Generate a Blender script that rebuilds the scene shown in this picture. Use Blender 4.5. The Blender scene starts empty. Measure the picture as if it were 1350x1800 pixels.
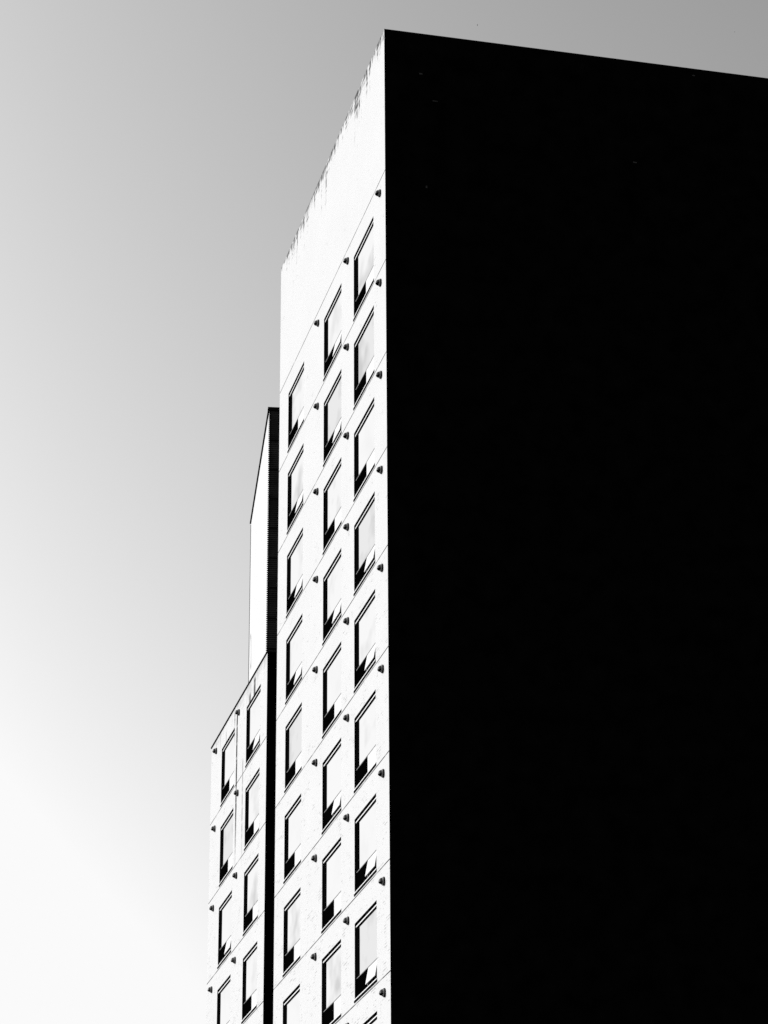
import bpy, bmesh, math, random
from mathutils import Matrix, Vector
random.seed(7)
S = bpy.context.scene
col = S.collection

# ------------------------------------------------------------ camera
cam_az, cam_pitch, cam_roll = math.radians(13.6159), math.radians(23.0043), math.radians(-0.3532)
f = Vector((math.sin(cam_az)*math.cos(cam_pitch), math.cos(cam_az)*math.cos(cam_pitch), math.sin(cam_pitch)))
r0 = Vector((math.cos(cam_az), -math.sin(cam_az), 0)); u0 = r0.cross(f)
R = r0*math.cos(cam_roll) + u0*math.sin(cam_roll); U = -r0*math.sin(cam_roll) + u0*math.cos(cam_roll)
Z0 = 41.736                      # height of the first brick floor line above the ground
cd = bpy.data.cameras.new('camera'); co = bpy.data.objects.new('camera', cd); col.objects.link(co); S.camera = co
cd.sensor_fit = 'VERTICAL'; cd.sensor_height = 36; cd.lens = 36*4681.66/1800
cd.clip_start = 0.5; cd.clip_end = 20000
C = Vector((-16.245, -66.663, 1.6))
co.matrix_world = Matrix(((R.x, U.x, -f.x, C.x), (R.y, U.y, -f.y, C.y), (R.z, U.z, -f.z, C.z), (0, 0, 0, 1)))

# ------------------------------------------------------------ sky and sun
SUN_EL, SUN_AZ = math.radians(26), math.radians(-58)
w = bpy.data.worlds.new('World'); S.world = w; w.use_nodes = True
nt = w.node_tree; bg = nt.nodes['Background']
sk = nt.nodes.new('ShaderNodeTexSky'); sk.sky_type = 'NISHITA'; sk.sun_disc = False
sk.sun_elevation = SUN_EL; sk.sun_rotation = SUN_AZ; sk.dust_density = 4.0
bw = nt.nodes.new('ShaderNodeRGBToBW')                       # black-and-white film
nt.links.new(sk.outputs[0], bw.inputs[0])
pw = nt.nodes.new('ShaderNodeMath'); pw.operation = 'POWER'; pw.inputs[1].default_value = 1.692
nt.links.new(bw.outputs[0], pw.inputs[0])
mn = nt.nodes.new('ShaderNodeMath'); mn.operation = 'MINIMUM'; mn.inputs[1].default_value = 0.956/0.1341       # film shoulder
nt.links.new(pw.outputs[0], mn.inputs[0])
nt.links.new(mn.outputs[0], bg.inputs[0])
bg.inputs[1].default_value = 0.1341
sd = bpy.data.lights.new('sun', 'SUN'); sd.energy = 4.1; sd.angle = math.radians(0.53); sd.color = (1, 1, 1)
so = bpy.data.objects.new('sun', sd); col.objects.link(so)
sdir = Vector((math.sin(SUN_AZ)*math.cos(SUN_EL), math.cos(SUN_AZ)*math.cos(SUN_EL), math.sin(SUN_EL)))
so.rotation_euler = sdir.to_track_quat('Z', 'Y').to_euler()
so.location = sdir*300
S.view_settings.view_transform = 'Standard'; S.view_settings.look = 'None'
S.view_settings.exposure = 0.0; S.view_settings.gamma = 1.0
S.cycles.max_bounces = 6
S.cycles.use_denoising = False

# ------------------------------------------------------------ materials
def N(nt, t, **k):
    n = nt.nodes.new(t)
    for a, v in k.items(): setattr(n, a, v)
    return n
def grey(v): return (v, v, v, 1)
def mat(name, v, rough=0.9, spec=0.1, metal=0.0, noise=None):
    m = bpy.data.materials.new(name); m.use_nodes = True
    nt = m.node_tree; b = nt.nodes['Principled BSDF']
    b.inputs['Base Color'].default_value = grey(v); b.inputs['Roughness'].default_value = rough
    b.inputs['Metallic'].default_value = metal; b.inputs['Specular IOR Level'].default_value = spec
    if noise:
        sc, amt = noise
        ge = N(nt, 'ShaderNodeNewGeometry'); no = N(nt, 'ShaderNodeTexNoise'); no.inputs['Scale'].default_value = sc
        no.inputs['Detail'].default_value = 5
        nt.links.new(ge.outputs['Position'], no.inputs['Vector'])
        mr = N(nt, 'ShaderNodeMapRange'); mr.inputs['From Min'].default_value = .3; mr.inputs['From Max'].default_value = .7
        mr.inputs['To Min'].default_value = v*(1-amt); mr.inputs['To Max'].default_value = v*(1+amt)
        nt.links.new(no.outputs['Fac'], mr.inputs['Value']); nt.links.new(mr.outputs[0], b.inputs['Base Color'])
    return m

class NB:
    """tiny expression helper for node maths"""
    def __init__(s, nt): s.nt = nt
    def m(s, op, *a, clamp=False):
        n = N(s.nt, 'ShaderNodeMath', operation=op); n.use_clamp = clamp
        for i, x in enumerate(a):
            if isinstance(x, (int, float)): n.inputs[i].default_value = x
            else: s.nt.links.new(x, n.inputs[i])
        return n.outputs[0]
    def ramp(s, x, a, b, lo=0., hi=1.):
        n = N(s.nt, 'ShaderNodeMapRange'); n.inputs['From Min'].default_value = a; n.inputs['From Max'].default_value = b
        n.inputs['To Min'].default_value = lo; n.inputs['To Max'].default_value = hi
        s.nt.links.new(x, n.inputs['Value']); return n.outputs[0]
    def vec(s, x, y, z=0.):
        n = N(s.nt, 'ShaderNodeCombineXYZ')
        for i, v in enumerate((x, y, z)):
            if isinstance(v, (int, float)): n.inputs[i].default_value = v
            else: s.nt.links.new(v, n.inputs[i])
        return n.outputs[0]
    def noise(s, v, scale, detail=3., rough=.5):
        n = N(s.nt, 'ShaderNodeTexNoise'); n.inputs['Scale'].default_value = scale; n.inputs['Detail'].default_value = detail
        n.inputs['Roughness'].default_value = rough
        s.nt.links.new(v, n.inputs['Vector']); return n.outputs['Fac']

def brick_material(name, top, base=0.66, stains=(), soot_amt=.9):
    """pale painted brick: courses, weathered floor joints, soot streaks under the parapet (all in world metres)"""
    m = bpy.data.materials.new(name); m.use_nodes = True
    nt = m.node_tree; b = nt.nodes['Principled BSDF']; e = NB(nt)
    b.inputs['Roughness'].default_value = .92; b.inputs['Specular IOR Level'].default_value = .1
    ge = N(nt, 'ShaderNodeNewGeometry'); sp = N(nt, 'ShaderNodeSeparateXYZ'); nt.links.new(ge.outputs['Position'], sp.inputs[0])
    X, Y, Z = sp.outputs
    h = e.m('ADD', X, Y)
    uv = e.vec(h, Z)
    br = N(nt, 'ShaderNodeTexBrick'); nt.links.new(uv, br.inputs['Vector'])
    br.inputs['Scale'].default_value = 1.0; br.inputs['Brick Width'].default_value = .24; br.inputs['Row Height'].default_value = .0833
    br.inputs['Mortar Size'].default_value = .006; br.inputs['Mortar Smooth'].default_value = .2
    br.inputs['Color1'].default_value = grey(1); br.inputs['Color2'].default_value = grey(.95); br.inputs['Mortar'].default_value = grey(0)
    mort = br.outputs['Fac']
    # sparse places where the joints show
    n1 = e.noise(e.vec(e.m('MULTIPLY', h, .55), e.m('MULTIPLY', Z, 1.1)), 2.2, 4, .65)
    n2 = e.noise(e.vec(e.m('MULTIPLY', h, 2.0), e.m('MULTIPLY', Z, 7.)), 1.6, 2)
    low = e.ramp(Z, Z0+2., Z0-22., 0.0, .075)          # joints wash out towards the top of the tower
    vis = e.ramp(e.m('ADD', e.m('ADD', e.m('MULTIPLY', n1, .6), e.m('MULTIPLY', n2, .4)), low), .615, .67)
    mortd = e.m('MULTIPLY', e.m('MULTIPLY', mort, vis), .8)
    # small chips and pits
    pit = e.ramp(e.noise(e.vec(e.m('MULTIPLY', h, 4.5), e.m('MULTIPLY', Z, 13.)), 1.0, 2), .74, .80)
    mortd = e.m('ADD', mortd, e.m('MULTIPLY', pit, .18))
    # floor joint, broken up
    fz = e.m('SUBTRACT', Z, Z0)
    fr = e.m('ABSOLUTE', e.m('SUBTRACT', fz, e.m('MULTIPLY', e.m('ROUND', e.m('DIVIDE', fz, 3.0)), 3.0)))
    jl = e.ramp(fr, .011, .024, 1., 0.)
    jm = e.m('MULTIPLY', e.ramp(e.noise(e.vec(h, e.m('MULTIPLY', Z, .33)), 1.1, 4, .7), .36, .5, .5, 1.), e.ramp(Z, Z0+.5, Z0+.6, 1., 0.))
    joint = e.m('MULTIPLY', e.m('MULTIPLY', jl, jm), .97)
    # soot streaks below the parapet
    d = e.m('SUBTRACT', top, Z)
    nx = e.noise(e.vec(h, 0.), .42, 2)
    length = e.ramp(nx, .38, .66, .25, 2.9)
    fall = e.m('SUBTRACT', 1.0, e.m('DIVIDE', d, length), clamp=True)
    st = e.noise(e.vec(e.m('MULTIPLY', h, 4.), e.m('MULTIPLY', Z, .45)), 1.0, 5, .75)
    course = e.noise(e.vec(e.m('MULTIPLY', h, 1.2), e.m('MULTIPLY', e.m('FLOOR', e.m('DIVIDE', Z, .0833)), 3.1)), 1.0, 2)
    soot = e.ramp(e.m('ADD', e.m('ADD', e.m('MULTIPLY', st, .74), e.m('MULTIPLY', course, .26)), e.m('MULTIPLY', e.m('POWER', fall, 2.), .17)), .59, .68)
    soot = e.m('MULTIPLY', e.m('MULTIPLY', soot, e.ramp(fall, 0., .25)), soot_amt)
    dark = e.m('MAXIMUM', e.m('MAXIMUM', mortd, joint), soot)
    for (y, w_, z1, z2, amt) in stains:                # single drips below fixings
        wob = e.m('MULTIPLY', e.m('SUBTRACT', e.noise(e.vec(0., e.m('MULTIPLY', Z, 1.4), y), 1.0, 2), .5), .12)
        dy = e.m('ABSOLUTE', e.m('SUBTRACT', e.m('ADD', h, wob), y))
        a = e.ramp(dy, w_*.55, w_, 1., 0.)
        bz = e.m('MULTIPLY', e.ramp(Z, z1-.15, z1, 1., 0.), e.ramp(Z, z2, z2+(z1-z2)*.35, 0., 1.))
        br_ = e.ramp(e.noise(e.vec(y, e.m('MULTIPLY', Z, 3.)), 1.3, 3), .30, .48)
        dark = e.m('MAXIMUM', dark, e.m('MULTIPLY', e.m('MULTIPLY', e.m('MULTIPLY', a, bz), br_), amt))
    tone = e.ramp(e.noise(uv, .5, 4), .3, .7, base*.985, base*1.015)
    res = e.m('MULTIPLY', tone, e.m('SUBTRACT', 1.0, dark, clamp=True))
    nt.links.new(res, b.inputs['Base Color'])
    bp = N(nt, 'ShaderNodeBump'); bp.inputs['Strength'].default_value = .15; bp.inputs['Distance'].default_value = .004
    nt.links.new(e.m('SUBTRACT', 1.0, mort), bp.inputs['Height']); nt.links.new(bp.outputs[0], b.inputs['Normal'])
    return m

M = {}
TOP = Z0 + 4.914
WTOP = Z0 - 9.0
M['brick'] = brick_material('pale_painted_brick', TOP)
M['brick_wing'] = brick_material('pale_painted_brick_wing', WTOP, soot_amt=.25, stains=(
    (22.98, .15, WTOP-.2, WTOP-6.2, .97), (19.7, .22, WTOP-.05, WTOP-1.1, .85), (20.55, .2, WTOP-.35, WTOP-1.3, .8),
    (21.75, .12, WTOP-2.4, WTOP-6.4, .45), (23.45, .08, WTOP-.1, WTOP-1.5, .7), (25.2, .09, WTOP-.2, WTOP-1.2, .4)))
# gable: its shade is put into a near-black, faintly varied colour
def far_marks():
    m = M['far_lit']; nt = m.node_tree; e = NB(nt); b = nt.nodes['Principled BSDF']
    old = b.inputs['Base Color'].links[0].from_socket
    tc = N(nt, 'ShaderNodeTexCoord'); sp = N(nt, 'ShaderNodeSeparateXYZ'); nt.links.new(tc.outputs['Object'], sp.inputs[0])
    d = 0.0
    for (y, z, hw, hh) in ((25.6, 94.6, 1.1, 1.9), (25.2, 86.8, 1.2, 2.6)):
        q = e.m('SQRT', e.m('ADD', e.m('POWER', e.m('ABSOLUTE', e.m('DIVIDE', e.m('SUBTRACT', e.m('ADD', sp.outputs[1], e.m('MULTIPLY', e.m('SUBTRACT', sp.outputs[2], z), -.35)), y), hw)), 2.), e.m('POWER', e.m('ABSOLUTE', e.m('DIVIDE', e.m('SUBTRACT', sp.outputs[2], z), hh)), 2.)))
        ring = e.ramp(e.m('ABSOLUTE', e.m('SUBTRACT', q, 1.)), .06, .22, .55, 0.)
        d = e.m('MAXIMUM', d, ring)
    nt.links.new(e.m('MULTIPLY', old, e.m('SUBTRACT', 1., d)), b.inputs['Base Color'])
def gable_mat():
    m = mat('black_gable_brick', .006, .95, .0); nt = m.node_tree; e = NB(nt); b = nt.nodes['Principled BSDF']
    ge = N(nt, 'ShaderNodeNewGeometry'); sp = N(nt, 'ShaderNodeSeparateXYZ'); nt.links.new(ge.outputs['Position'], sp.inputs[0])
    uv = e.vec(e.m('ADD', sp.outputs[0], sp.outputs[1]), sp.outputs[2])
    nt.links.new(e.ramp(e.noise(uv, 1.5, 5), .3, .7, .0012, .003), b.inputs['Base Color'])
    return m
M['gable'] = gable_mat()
M['lining'] = mat('black_metal_lining', .006, .8, .0)  # near-black colour stands in for the shade inside the window reveals
M['frame'] = mat('white_frame_paint', .82, .5, .3)
M['transom'] = mat('grey_frame_metal', .22, .6, .2)
M['sill'] = mat('white_sill_paint', .82, .7, .2, noise=(6., .04))
M['drip'] = mat('black_drip_metal', .008, .8, .0)  # black strip painting the shade beneath each sill
M['panel'] = mat('black_vent_panel', .002, .8, .0)
M['sash_glass'] = mat('white_blind_behind_sash_glass', .70, .35, .3)  # plain diffuse white on the sash pane
M['hood'] = mat('dark_cast_hood', .03, .55, .3, noise=(40., .3))
M['flange'] = mat('grey_cast_flange', .17, .6, .2, noise=(60., .35))
M['collar'] = mat('grey_cast_collar', .24, .6, .2, noise=(30., .2))
M['flange_rim'] = mat('black_flange_rim', .008, .8, .0)  # edge of the flange, blackened to hold its shaded side
M['roof'] = mat('roof_gravel', .12, .95, .1, noise=(3., .3))
M['coping'] = mat('black_coping_metal', .008, .8, .0)
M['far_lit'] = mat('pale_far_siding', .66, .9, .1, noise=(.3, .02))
M['far_dark'] = mat('charcoal_far_siding', .029, .9, .0, noise=(.8, .35))  # shade of the front put into a darker siding colour
M['far_joint'] = mat('black_far_joint', .006, .9, .0)
far_marks()
M['speck'] = mat('grey_weep_vent', .035, .8, .1)
M['ground'] = mat('asphalt', .05, .95, .1, noise=(.8, .3))
M['pave'] = mat('paving_stone', .22, .9, .1, noise=(2., .2))
M['bird'] = mat('dark_feathers', .03, .9, .1, noise=(8., .3))

def glass_mat(i, warp, tone):
    """reflective solar glass in front of a pale blind"""
    m = bpy.data.materials.new('solar_glass'); m.use_nodes = True; nt = m.node_tree; e = NB(nt)
    out = nt.nodes['Material Output']; nt.nodes.remove(nt.nodes['Principled BSDF'])
    b = N(nt, 'ShaderNodeBsdfGlossy'); b.inputs['Roughness'].default_value = .04; nt.links.new(b.outputs[0], out.inputs[0])
    oi = N(nt, 'ShaderNodeObjectInfo'); tc = N(nt, 'ShaderNodeTexCoord')
    va = N(nt, 'ShaderNodeVectorMath', operation='MULTIPLY_ADD'); nt.links.new(tc.outputs['Object'], va.inputs[0])
    va.inputs[1].default_value = (1, .75, 1.0); nt.links.new(e.m('MULTIPLY', oi.outputs['Random'], 97.), va.inputs[2])
    n1 = e.noise(va.outputs[0], .75, 2, .6)                      # random greyer patches on the panes
    nt.links.new(e.ramp(n1, .50, .70, tone, tone-warp), b.inputs['Color'])
    bp = N(nt, 'ShaderNodeBump'); bp.inputs['Strength'].default_value = 1.0; bp.inputs['Distance'].default_value = .012
    n2 = e.noise(va.outputs[0], .6, 1)
    nt.links.new(n2, bp.inputs['Height']); nt.links.new(bp.outputs[0], b.inputs['Normal'])
    return m
GL = [glass_mat(0, .04, .99), glass_mat(1, .16, .985), glass_mat(2, .28, .98), glass_mat(3, .22, .87)]

# ------------------------------------------------------------ mesh helpers
class MB:
    def __init__(s): s.bm = bmesh.new()
    def quad(s, *p):
        return s.bm.faces.new([s.bm.verts.new(q) for q in p])
    def box(s, x0, x1, y0, y1, z0, z1):
        v = [s.bm.verts.new((x, y, z)) for x in (x0, x1) for y in (y0, y1) for z in (z0, z1)]
        for a in ((0, 1, 3, 2), (4, 6, 7, 5), (0, 4, 5, 1), (2, 3, 7, 6), (0, 2, 6, 4), (1, 5, 7, 3)):
            s.bm.faces.new([v[i] for i in a])
        return v
    def build(s, name, m, parent=None, smooth=False, bevel=0, loc=None):
        if bevel: bmesh.ops.bevel(s.bm, geom=list(s.bm.edges), offset=bevel, segments=1, affect='EDGES')
        bmesh.ops.recalc_face_normals(s.bm, faces=s.bm.faces)
        me = bpy.data.meshes.new(name); s.bm.to_mesh(me); s.bm.free(); me.materials.append(m)
        if smooth:
            for p in me.polygons: p.use_smooth = True
        o = bpy.data.objects.new(name, me); col.objects.link(o)
        if parent: o.parent = parent
        if loc: o.location = loc
        return o
def empty(name, loc, rz=0):
    o = bpy.data.objects.new(name, None); col.objects.link(o); o.location = loc; o.rotation_euler = (0, 0, rz)
    o.empty_display_size = 1; return o
def tag(o, label=None, cat=None, group=None, kind=None):
    for k, v in (('label', label), ('category', cat), ('group', group), ('kind', kind)):
        if v: o[k] = v
    return o
def link_copy(o, parent, loc=None):
    c = o.copy(); col.objects.link(c); c.parent = parent
    if loc: c.location = loc
    return c

# ------------------------------------------------------------ setting
g = MB(); g.quad((-6000, -6000, 0), (6000, -6000, 0), (6000, 6000, 0), (-6000, 6000, 0))
tag(g.build('ground', M['ground']), kind='structure')
g = MB(); g.box(-6, 32, -5, 50, -.02, .13)
tag(g.build('pavement', M['pave']), kind='structure')

# ------------------------------------------------------------ facade pieces
def wall_sheet(y0, y1, z0, z1, holes, name, m, parent, x=0.0):
    """lit face at x, with real window openings"""
    ys = sorted({y0, y1, *[h[0] for h in holes], *[h[1] for h in holes]})
    zs = sorted({z0, z1, *[h[2] for h in holes], *[h[3] for h in holes]})
    mb = MB(); bm = mb.bm; V = {}
    def v(i, j):
        if (i, j) not in V: V[(i, j)] = bm.verts.new((x, ys[i], zs[j]))
        return V[(i, j)]
    hs = set()
    for i in range(len(ys)-1):
        for j in range(len(zs)-1):
            cy, cz = (ys[i]+ys[i+1])/2, (zs[j]+zs[j+1])/2
            if any(h[0] < cy < h[1] and h[2] < cz < h[3] for h in holes): continue
            bm.faces.new([v(i, j), v(i+1, j), v(i+1, j+1), v(i, j+1)])
    o = mb.build(name, m, parent)
    if o.data.polygons[0].normal.x > 0: o.data.flip_normals()
    return o

WT, WB, WTR = -.725, -2.855, -2.265       # window head, sill, transom below the floor line
def window_meshes(W, open_, kind):
    """local coords: origin = near bottom corner of the opening, on the wall face"""
    H = WT-WB; T = WTR-WB
    me = {}
    # lining box, open towards -X
    b = MB(); D = .45
    b.quad((0, 0, 0), (D, 0, 0), (D, 0, H), (0, 0, H)); b.quad((0, W, 0), (D, W, 0), (D, W, H), (0, W, H))
    b.quad((0, 0, 0), (D, 0, 0), (D, W, 0), (0, W, 0)); b.quad((0, 0, H), (D, 0, H), (D, W, H), (0, W, H))
    b.quad((D, 0, 0), (D, W, 0), (D, W, H), (D, 0, H))
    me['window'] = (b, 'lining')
    b = MB(); b.box(.056, .07, .004, W-.004, T+.012, H-.055); me['pane'] = (b, 'glass')
    b = MB(); b.box(.030, .07, .004, W-.004, H-.112, H-.076); me['frame'] = (b, 'frame')
    b = MB(); b.box(.050, .09, .004, W-.004, T-.012, T+.010); me['transom'] = (b, 'transom')
    b = MB(); b.box(.042, .056, W-.33, W-.004, T+.012, H-.164); b.box(.042, .056, .004, W-.004, H-.162, H-.114); me['glazing_bead'] = (b, 'panel')  # dark strips painting the shaded jamb and the head mirrored in the glass
    y_in = W-1.40
    b = MB(); b.box(.07, .10, y_in, W-.004, .004, T-.014)
    for k in range(9):
        z = .03+k*.06
        b.box(.056, .07, y_in+.03, W-.03, z, z+.022)
    me['vent_panel'] = (b, 'panel')
    b = MB()
    if open_:
        xt, zt, xb, zb = .056, T-.016, -.03, .105
        v = [(xt, .11, zt), (xt, y_in, zt), (xb, y_in, zb), (xb, .11, zb)]
        nx, nz = (zt-zb), -(xt-xb); L = math.hypot(nx, nz); nx, nz = nx/L*.02, nz/L*.02
        q = [(x+nx, y, z+nz) for x, y, z in v]
        b.quad(*v); b.quad(*q)
        for i in range(4): j = (i+1) % 4; b.quad(v[i], v[j], q[j], q[i])
        bmesh.ops.remove_doubles(b.bm, verts=b.bm.verts, dist=1e-5)
    else:
        b.box(.056, .08, .02, y_in-.004, .004, T-.014)
    me['sash'] = (b, 'sash_glass')
    if open_:
        b = MB(); b.box(-.01, .10, 1.02, 1.06, .03, .05); b.box(-.015, .01, 1.02, 1.06, .05, .12); me['stay_arm'] = (b, 'transom')
    b = MB(); b.box(-.020, .05, -.03, W+.03, -.030, .0); me['sill'] = (b, 'sill')
    b = MB(); b.box(-.017, -.002, -.028, W+.028, -.090, -.030); me['drip_edge'] = (b, 'drip')
    return me
PROTO = {}
def get_window(W, open_, gi):
    k = (round(W, 2), open_)
    if k not in PROTO:
        d = {}
        for n, (b, m) in window_meshes(W, open_, None).items():
            if n == 'drip_edge' or n == 'sill': pass
            bmesh.ops.recalc_face_normals(b.bm, faces=b.bm.faces)
            meshes = []
            for mm in (GL if m == 'glass' else [M[m]]):
                me = bpy.data.meshes.new(n); b.bm.to_mesh(me); me.materials.append(mm); meshes.append(me)
            b.bm.free(); d[n] = meshes
        PROTO[k] = d
    return PROTO[k]
def add_window(parent, y0, W, zfloor, open_, gi):
    d = get_window(W, open_, gi)
    root = bpy.data.objects.new('window', d['window'][0]); col.objects.link(root); root.parent = parent
    root.location = (0, y0, zfloor+WB)
    for n, ms in d.items():
        if n == 'window': continue
        o = bpy.data.objects.new(n, ms[gi % len(ms)]); col.objects.link(o); o.parent = root
    if open_: root['label'] = 'window with its small white lower sash tilted open'
    return root

# ---- exhaust cowl
def cowl_meshes():
    b = MB(); n = 28; r = .116                                # flange disc
    ring = [(math.cos(2*math.pi*i/n)*r, math.sin(2*math.pi*i/n)*r) for i in range(n)]
    va = [b.bm.verts.new((-.034, y, z)) for y, z in ring]; b.bm.faces.new(va)
    flange = b
    b = MB()
    va = [b.bm.verts.new((-.0345, y*1.03, z*1.03)) for y, z in ring]; vb = [b.bm.verts.new((.0, y*1.03, z*1.03)) for y, z in ring]
    vi = [b.bm.verts.new((-.0345, y*.97, z*.97)) for y, z in ring]
    for i in range(n):
        j = (i+1) % n
        b.bm.faces.new((va[i], va[j], vb[j], vb[i])); b.bm.faces.new((va[i], va[j], vi[j], vi[i]))
    rim = b
    collar = MB()
    ca = [collar.bm.verts.new((-.034, y*.90, z*.90)) for y, z in ring]; cb = [collar.bm.verts.new((-.072, y*.84, z*.84)) for y, z in ring]
    for i in range(n): j = (i+1) % n; collar.bm.faces.new((ca[i], ca[j], cb[j], cb[i]))
    collar.bm.faces.new(cb)
    b = MB()                                                  # hood: quarter shell that opens downwards
    nu, nv = 16, 8; r = .098; grid = []
    for i in range(nu+1):
        a = math.pi*i/nu                                      # from +Y round over the front to -Y
        row = []
        for j in range(nv+1):
            t = (math.pi/2)*j/nv
            rad = math.cos(t)
            y = math.cos(a)*rad*r; x = -.066 - math.sin(a)*rad*(.092); z = -.035 + math.sin(t)*.125
            row.append(b.bm.verts.new((x, y, z)))
        grid.append(row)
    for i in range(nu):
        for j in range(nv):
            try: b.bm.faces.new((grid[i][j], grid[i+1][j], grid[i+1][j+1], grid[i][j+1]))
            except ValueError: pass
    bmesh.ops.remove_doubles(b.bm, verts=b.bm.verts, dist=1e-5)
    hood = b
    b = MB()                                                  # black sheet standing in for the shade inside the mouth
    va = [b.bm.verts.new((-.066 - math.sin(math.pi*i/nu)*.09, math.cos(math.pi*i/nu)*r*.97, -.037)) for i in range(nu+1)]
    vb = [b.bm.verts.new((-.066 - math.sin(math.pi*i/nu)*.07, math.cos(math.pi*i/nu)*r*.8, -.062)) for i in range(nu+1)]
    for i in range(nu): b.bm.faces.new((va[i], va[i+1], vb[i+1], vb[i]))
    b.bm.faces.new(vb)
    mouth = b
    out = {}
    for nme, b, m, sm in (('exhaust_cowl', hood, 'hood', True), ('flange', flange, 'flange', False), ('collar', collar, 'collar', True), ('rim', rim, 'flange_rim', False), ('mouth_grille', mouth, 'panel', False)):
        bmesh.ops.recalc_face_normals(b.bm, faces=b.bm.faces)
        me = bpy.data.meshes.new(nme); b.bm.to_mesh(me); b.bm.free(); me.materials.append(M[m])
        if sm:
            for p in me.polygons: p.use_smooth = True
        out[nme] = me
    return out
COWL = cowl_meshes()
def add_cowl(parent, y, z):
    o = bpy.data.objects.new('exhaust_cowl', COWL['exhaust_cowl']); col.objects.link(o); o.parent = parent; o.location = (0, y, z)
    o.rotation_euler = (random.uniform(-.06, .06), 0, 0)
    for k in ('flange', 'rim', 'collar', 'mouth_grille'):
        c = bpy.data.objects.new(k, COWL[k]); col.objects.link(c); c.parent = o

# ------------------------------------------------------------ main tower
tower = empty('apartment_tower', (0, 0, 0))
tag(tower, 'tall white brick apartment tower with three columns of windows and a black windowless gable', 'building')
YB, XB = 15.73, 24.0
ROWS = 13
cols3 = [(1.52, 2.65), (5.90, 2.58), (11.60, 2.60)]
holes = [(y, y+W, Z0-3*i+WB, Z0-3*i+WT) for y, W in cols3 for i in range(ROWS)]
wall_sheet(0, YB, 0.13, TOP, holes, 'wall', M['brick'], tower)
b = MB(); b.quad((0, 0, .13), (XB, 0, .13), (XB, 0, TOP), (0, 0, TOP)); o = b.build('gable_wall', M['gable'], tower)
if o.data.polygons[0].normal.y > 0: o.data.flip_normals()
for (px, py, ww, hh) in ((739.5, 130, .10, .05), (764.5, 178, .16, .03), (749.5, 329, .05, .08), (1116, 286, .12, .04), (1219, 133, .08, .04)):
    d = f*4681.66 + R*(px-675) - U*(py-900); q = C + d*(-C.y/d.y)
    b = MB(); b.box(-ww/2, ww/2, -.012, .0, -hh/2, hh/2); b.build('weep_vent', M['speck'], tower, loc=(round(q.x, 2), -.001, round(q.z, 2)))
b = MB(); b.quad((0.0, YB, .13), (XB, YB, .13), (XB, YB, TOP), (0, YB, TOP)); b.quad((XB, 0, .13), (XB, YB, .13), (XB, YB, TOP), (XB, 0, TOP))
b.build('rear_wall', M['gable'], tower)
b = MB(); t = .3                                             # parapet inner faces and top
b.quad((0, 0, TOP), (XB, 0, TOP), (XB-t, t, TOP), (t, t, TOP)); b.quad((0, 0, TOP), (t, t, TOP), (t, YB-t, TOP), (0, YB, TOP))
b.quad((XB, 0, TOP), (XB, YB, TOP), (XB-t, YB-t, TOP), (XB-t, t, TOP)); b.quad((0, YB, TOP), (t, YB-t, TOP), (XB-t, YB-t, TOP), (XB, YB, TOP))
for p, q in (((t, t), (XB-t, t)), ((XB-t, t), (XB-t, YB-t)), ((XB-t, YB-t), (t, YB-t)), ((t, YB-t), (t, t))):
    b.quad((*p, TOP), (*q, TOP), (*q, TOP-.8), (*p, TOP-.8))
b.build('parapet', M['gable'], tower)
b = MB(); b.quad((t, t, TOP-.8), (XB-t, t, TOP-.8), (XB-t, YB-t, TOP-.8), (t, YB-t, TOP-.8)); b.build('roof', M['roof'], tower)

opens = {(0, 3), (0, 4), (0, 6), (0, 7), (1, 0), (1, 1), (1, 3), (1, 5), (2, 1), (2, 2), (2, 3)}
glass = {(0, 0): 2, (0, 1): 3, (0, 2): 0, (0, 3): 3, (0, 4): 1, (0, 5): 1, (0, 6): 0, (0, 7): 3, (1, 0): 1, (1, 1): 3, (1, 2): 2, (1, 3): 1,
         (1, 4): 0, (1, 5): 0, (1, 6): 0, (1, 7): 2, (2, 0): 2, (2, 1): 2, (2, 2): 1, (2, 3): 1, (2, 4): 3, (2, 5): 0, (2, 6): 2, (2, 7): 0}
for c, (y, W) in enumerate(cols3):
    for i in range(ROWS):
        add_window(tower, y, W, Z0-3*i, (c, i) in opens, glass.get((c, i), (c*5+i) % 4))
for y in (.64, 4.96, 9.33):
    for i in range(ROWS): add_cowl(tower, y, Z0-3*i-.44)

# ------------------------------------------------------------ lower wing behind
wing = empty('apartment_wing', (0, 17.42, 0))
tag(wing, 'lower white brick wing with two columns of windows, left of the tall tower', 'building')
YW0, YW1 = 17.42, 28.30
def W_(o): o.location.y -= 17.42; return o
cols2 = [(18.58, 2.59), (23.46, 2.60)]
WR = 10
holes = [(y, y+W, WTOP-3*i+WB+0.0, WTOP-3*i+WT) for y, W in cols2 for i in range(WR)]
W_(wall_sheet(YW0, YW1, 0.13, WTOP, holes, 'wall', M['brick_wing'], wing))
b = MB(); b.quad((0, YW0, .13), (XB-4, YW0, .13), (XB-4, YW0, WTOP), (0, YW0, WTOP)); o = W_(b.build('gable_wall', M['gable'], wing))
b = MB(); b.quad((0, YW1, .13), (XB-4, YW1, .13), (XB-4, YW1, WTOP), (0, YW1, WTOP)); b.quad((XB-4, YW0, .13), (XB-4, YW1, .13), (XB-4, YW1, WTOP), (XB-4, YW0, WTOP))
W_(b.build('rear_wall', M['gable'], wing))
b = MB(); b.quad((0, YW0, WTOP-.02), (XB-4, YW0, WTOP-.02), (XB-4, YW1, WTOP-.02), (0, YW1, WTOP-.02)); W_(b.build('roof', M['roof'], wing))
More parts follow.
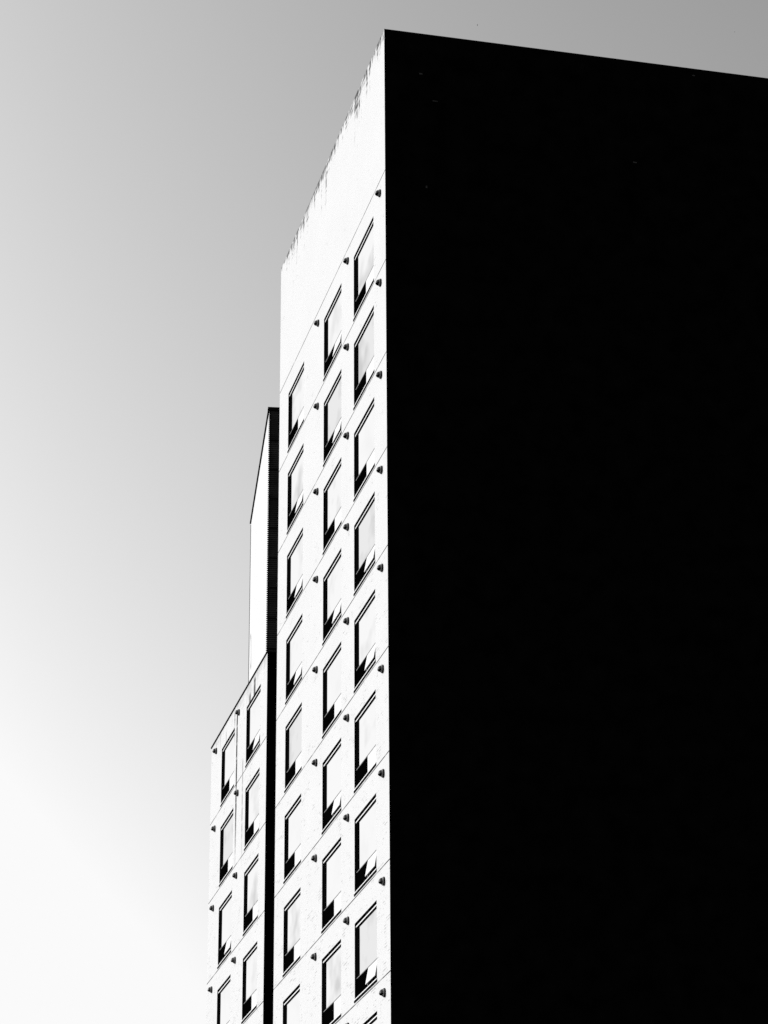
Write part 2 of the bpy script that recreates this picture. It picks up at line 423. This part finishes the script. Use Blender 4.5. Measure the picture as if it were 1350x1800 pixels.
b = MB(); b.box(-.03, .3, YW0-.02, YW1+.02, WTOP-.005, WTOP+.045); W_(b.build('coping', M['coping'], wing))
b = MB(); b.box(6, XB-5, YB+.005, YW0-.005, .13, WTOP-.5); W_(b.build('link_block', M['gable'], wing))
wopens = {(0, 0), (1, 2)}
wglass = {(0, 0): 0, (0, 1): 1, (0, 2): 2, (0, 3): 1, (1, 0): 0, (1, 1): 3, (1, 2): 0, (1, 3): 0}
for c, (y, W) in enumerate(cols2):
    for i in range(WR):
        add_window(wing, y-17.42, W, WTOP-3*i, (c, i) in wopens, wglass.get((c, i), i % 4))
for y in (22.60, 27.20):
    for i in range(WR): add_cowl(wing, y-17.42, WTOP-3*i-.44)

# ------------------------------------------------------------ far high-rise
P1 = Vector((C.x+230*math.sin(math.radians(10.915)), C.y+230*math.cos(math.radians(10.915)), 0))
P2 = Vector((C.x+258.3*math.sin(math.radians(10.5176)), C.y+258.3*math.cos(math.radians(10.5176)), 0))
FH = 1.6+230*.4714
L = (P2-P1).length; ang = math.atan2(P2.y-P1.y, P2.x-P1.x)-math.pi/2
far = empty('high_rise', P1, ang)
tag(far, 'distant slim high-rise, plain pale side and charcoal ribbed front, rising behind the lower wing', 'building')
FW = 26.0
# ribbed siding: lapped boards, 0.205 m each, all round
h = 3.0/14.5
n = int(FH/h)
def ribs(p, q, nrm, name, m, lap=.07):
    b = MB()
    p = Vector(p); q = Vector(q); nn = Vector(nrm)
    prev = None
    for k in range(n+1):
        z = FH-.35-k*h
        if z < 0: break
        lo = z-h if z-h > 0 else 0
        a = (p.x, p.y, z); c_ = (q.x, q.y, z)
        a2 = (p.x+nn.x*lap, p.y+nn.y*lap, lo); c2 = (q.x+nn.x*lap, q.y+nn.y*lap, lo)
        b.quad(a, c_, c2, a2); b.quad(a2, c2, (q.x, q.y, lo), (p.x, p.y, lo))
    return b.build(name, m, far)
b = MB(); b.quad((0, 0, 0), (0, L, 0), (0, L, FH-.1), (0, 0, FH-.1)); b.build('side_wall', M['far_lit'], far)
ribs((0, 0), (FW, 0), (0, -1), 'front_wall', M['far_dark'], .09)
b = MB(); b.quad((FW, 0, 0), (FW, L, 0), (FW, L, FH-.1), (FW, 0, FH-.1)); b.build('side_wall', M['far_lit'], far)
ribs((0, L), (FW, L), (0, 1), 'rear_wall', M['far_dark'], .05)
b = MB(); 
z = FH-.35-3.05
while z > 4:
    b.box(-.01, FW, -.11, -.09, z-.12, z); z -= 3.0
b.build('joint_strip', M['far_joint'], far)
b = MB(); b.box(-.05, .10, -.14, -.09, 4, FH-.3)              # serrated corner: alternate blocks
k = 0
b.bm.free(); b = MB()
z = FH-.36
while z > 4:
    b.box(-.085, .12, -.13, -.092, z-h*.55, z); z -= h
b.build('corner_quoin', M['coping'], far)
b = MB(); b.box(-.06, .02, L-.02, L+.1, 4, FH-.3); b.build('corner_trim', M['transom'], far)
b = MB(); b.box(-.16, FW+.16, -.16, .5, FH-.35, FH); b.box(-.14, .5, .5, L+.14, FH-.13, FH)
b.box(FW-.4, FW+.16, .5, L+.16, FH-.3, FH); b.box(.5, FW-.4, L-.4, L+.16, FH-.3, FH)
b.build('coping', M['coping'], far)
b = MB(); b.quad((0, 0, FH-.5), (FW, 0, FH-.5), (FW, L, FH-.5), (0, L, FH-.5)); b.build('roof', M['roof'], far)

# ------------------------------------------------------------ two birds high in the sky
def bird(px, py, dist, bank, label):
    d = (f*4681.66 + R*(px-675) - U*(py-900)).normalized()
    p = C + d*dist
    b = MB(); bm = b.bm
    prof = [(-.22, .006, .006), (-.18, .02, .022), (-.08, .05, .055), (.03, .055, .06), (.12, .035, .04), (.17, .028, .03), (.21, .008, .008)]
    rings = []
    for y, rx, rz in prof:
        rings.append([bm.verts.new((rx*math.cos(a*math.pi/4), y, rz*math.sin(a*math.pi/4))) for a in range(8)])
    for i in range(len(rings)-1):
        for a in range(8):
            bm.faces.new((rings[i][a], rings[i][(a+1) % 8], rings[i+1][(a+1) % 8], rings[i+1][a]))
    bm.faces.new(rings[0]); bm.faces.new(rings[-1])
    for s in (-1, 1):                                        # wings and tail
        pts = [(s*.03, .08, .02), (s*.22, .13, .08), (s*.46, .0, .04), (s*.24, -.02, .06), (s*.03, -.09, .015)]
        up = [bm.verts.new((x, y, z+.008)) for x, y, z in pts]; dn = [bm.verts.new((x, y, z-.008)) for x, y, z in pts]
        bm.faces.new(up); bm.faces.new(list(reversed(dn)))
        for i in range(5): bm.faces.new((up[i], up[(i+1) % 5], dn[(i+1) % 5], dn[i]))
    pts = [(-.02, -.18, 0), (.02, -.18, 0), (.06, -.32, 0), (-.06, -.32, 0)]
    up = [bm.verts.new((x, y, z+.006)) for x, y, z in pts]; dn = [bm.verts.new((x, y, z-.006)) for x, y, z in pts]
    bm.faces.new(up); bm.faces.new(list(reversed(dn)))
    for i in range(4): bm.faces.new((up[i], up[(i+1) % 4], dn[(i+1) % 4], dn[i]))
    o = b.build('bird', M['bird'], loc=p); o.rotation_euler = (.1, bank, 1.0)
    tag(o, label, 'bird', 'birds in the sky')
bird(839.3, 43.9, 1100, .9, 'tiny dark bird flying just above the black roof edge, nearer the tower corner')
bird(1291.3, 56.2, 1200, -.3, 'tiny dark bird flying in the upper right corner of the sky')
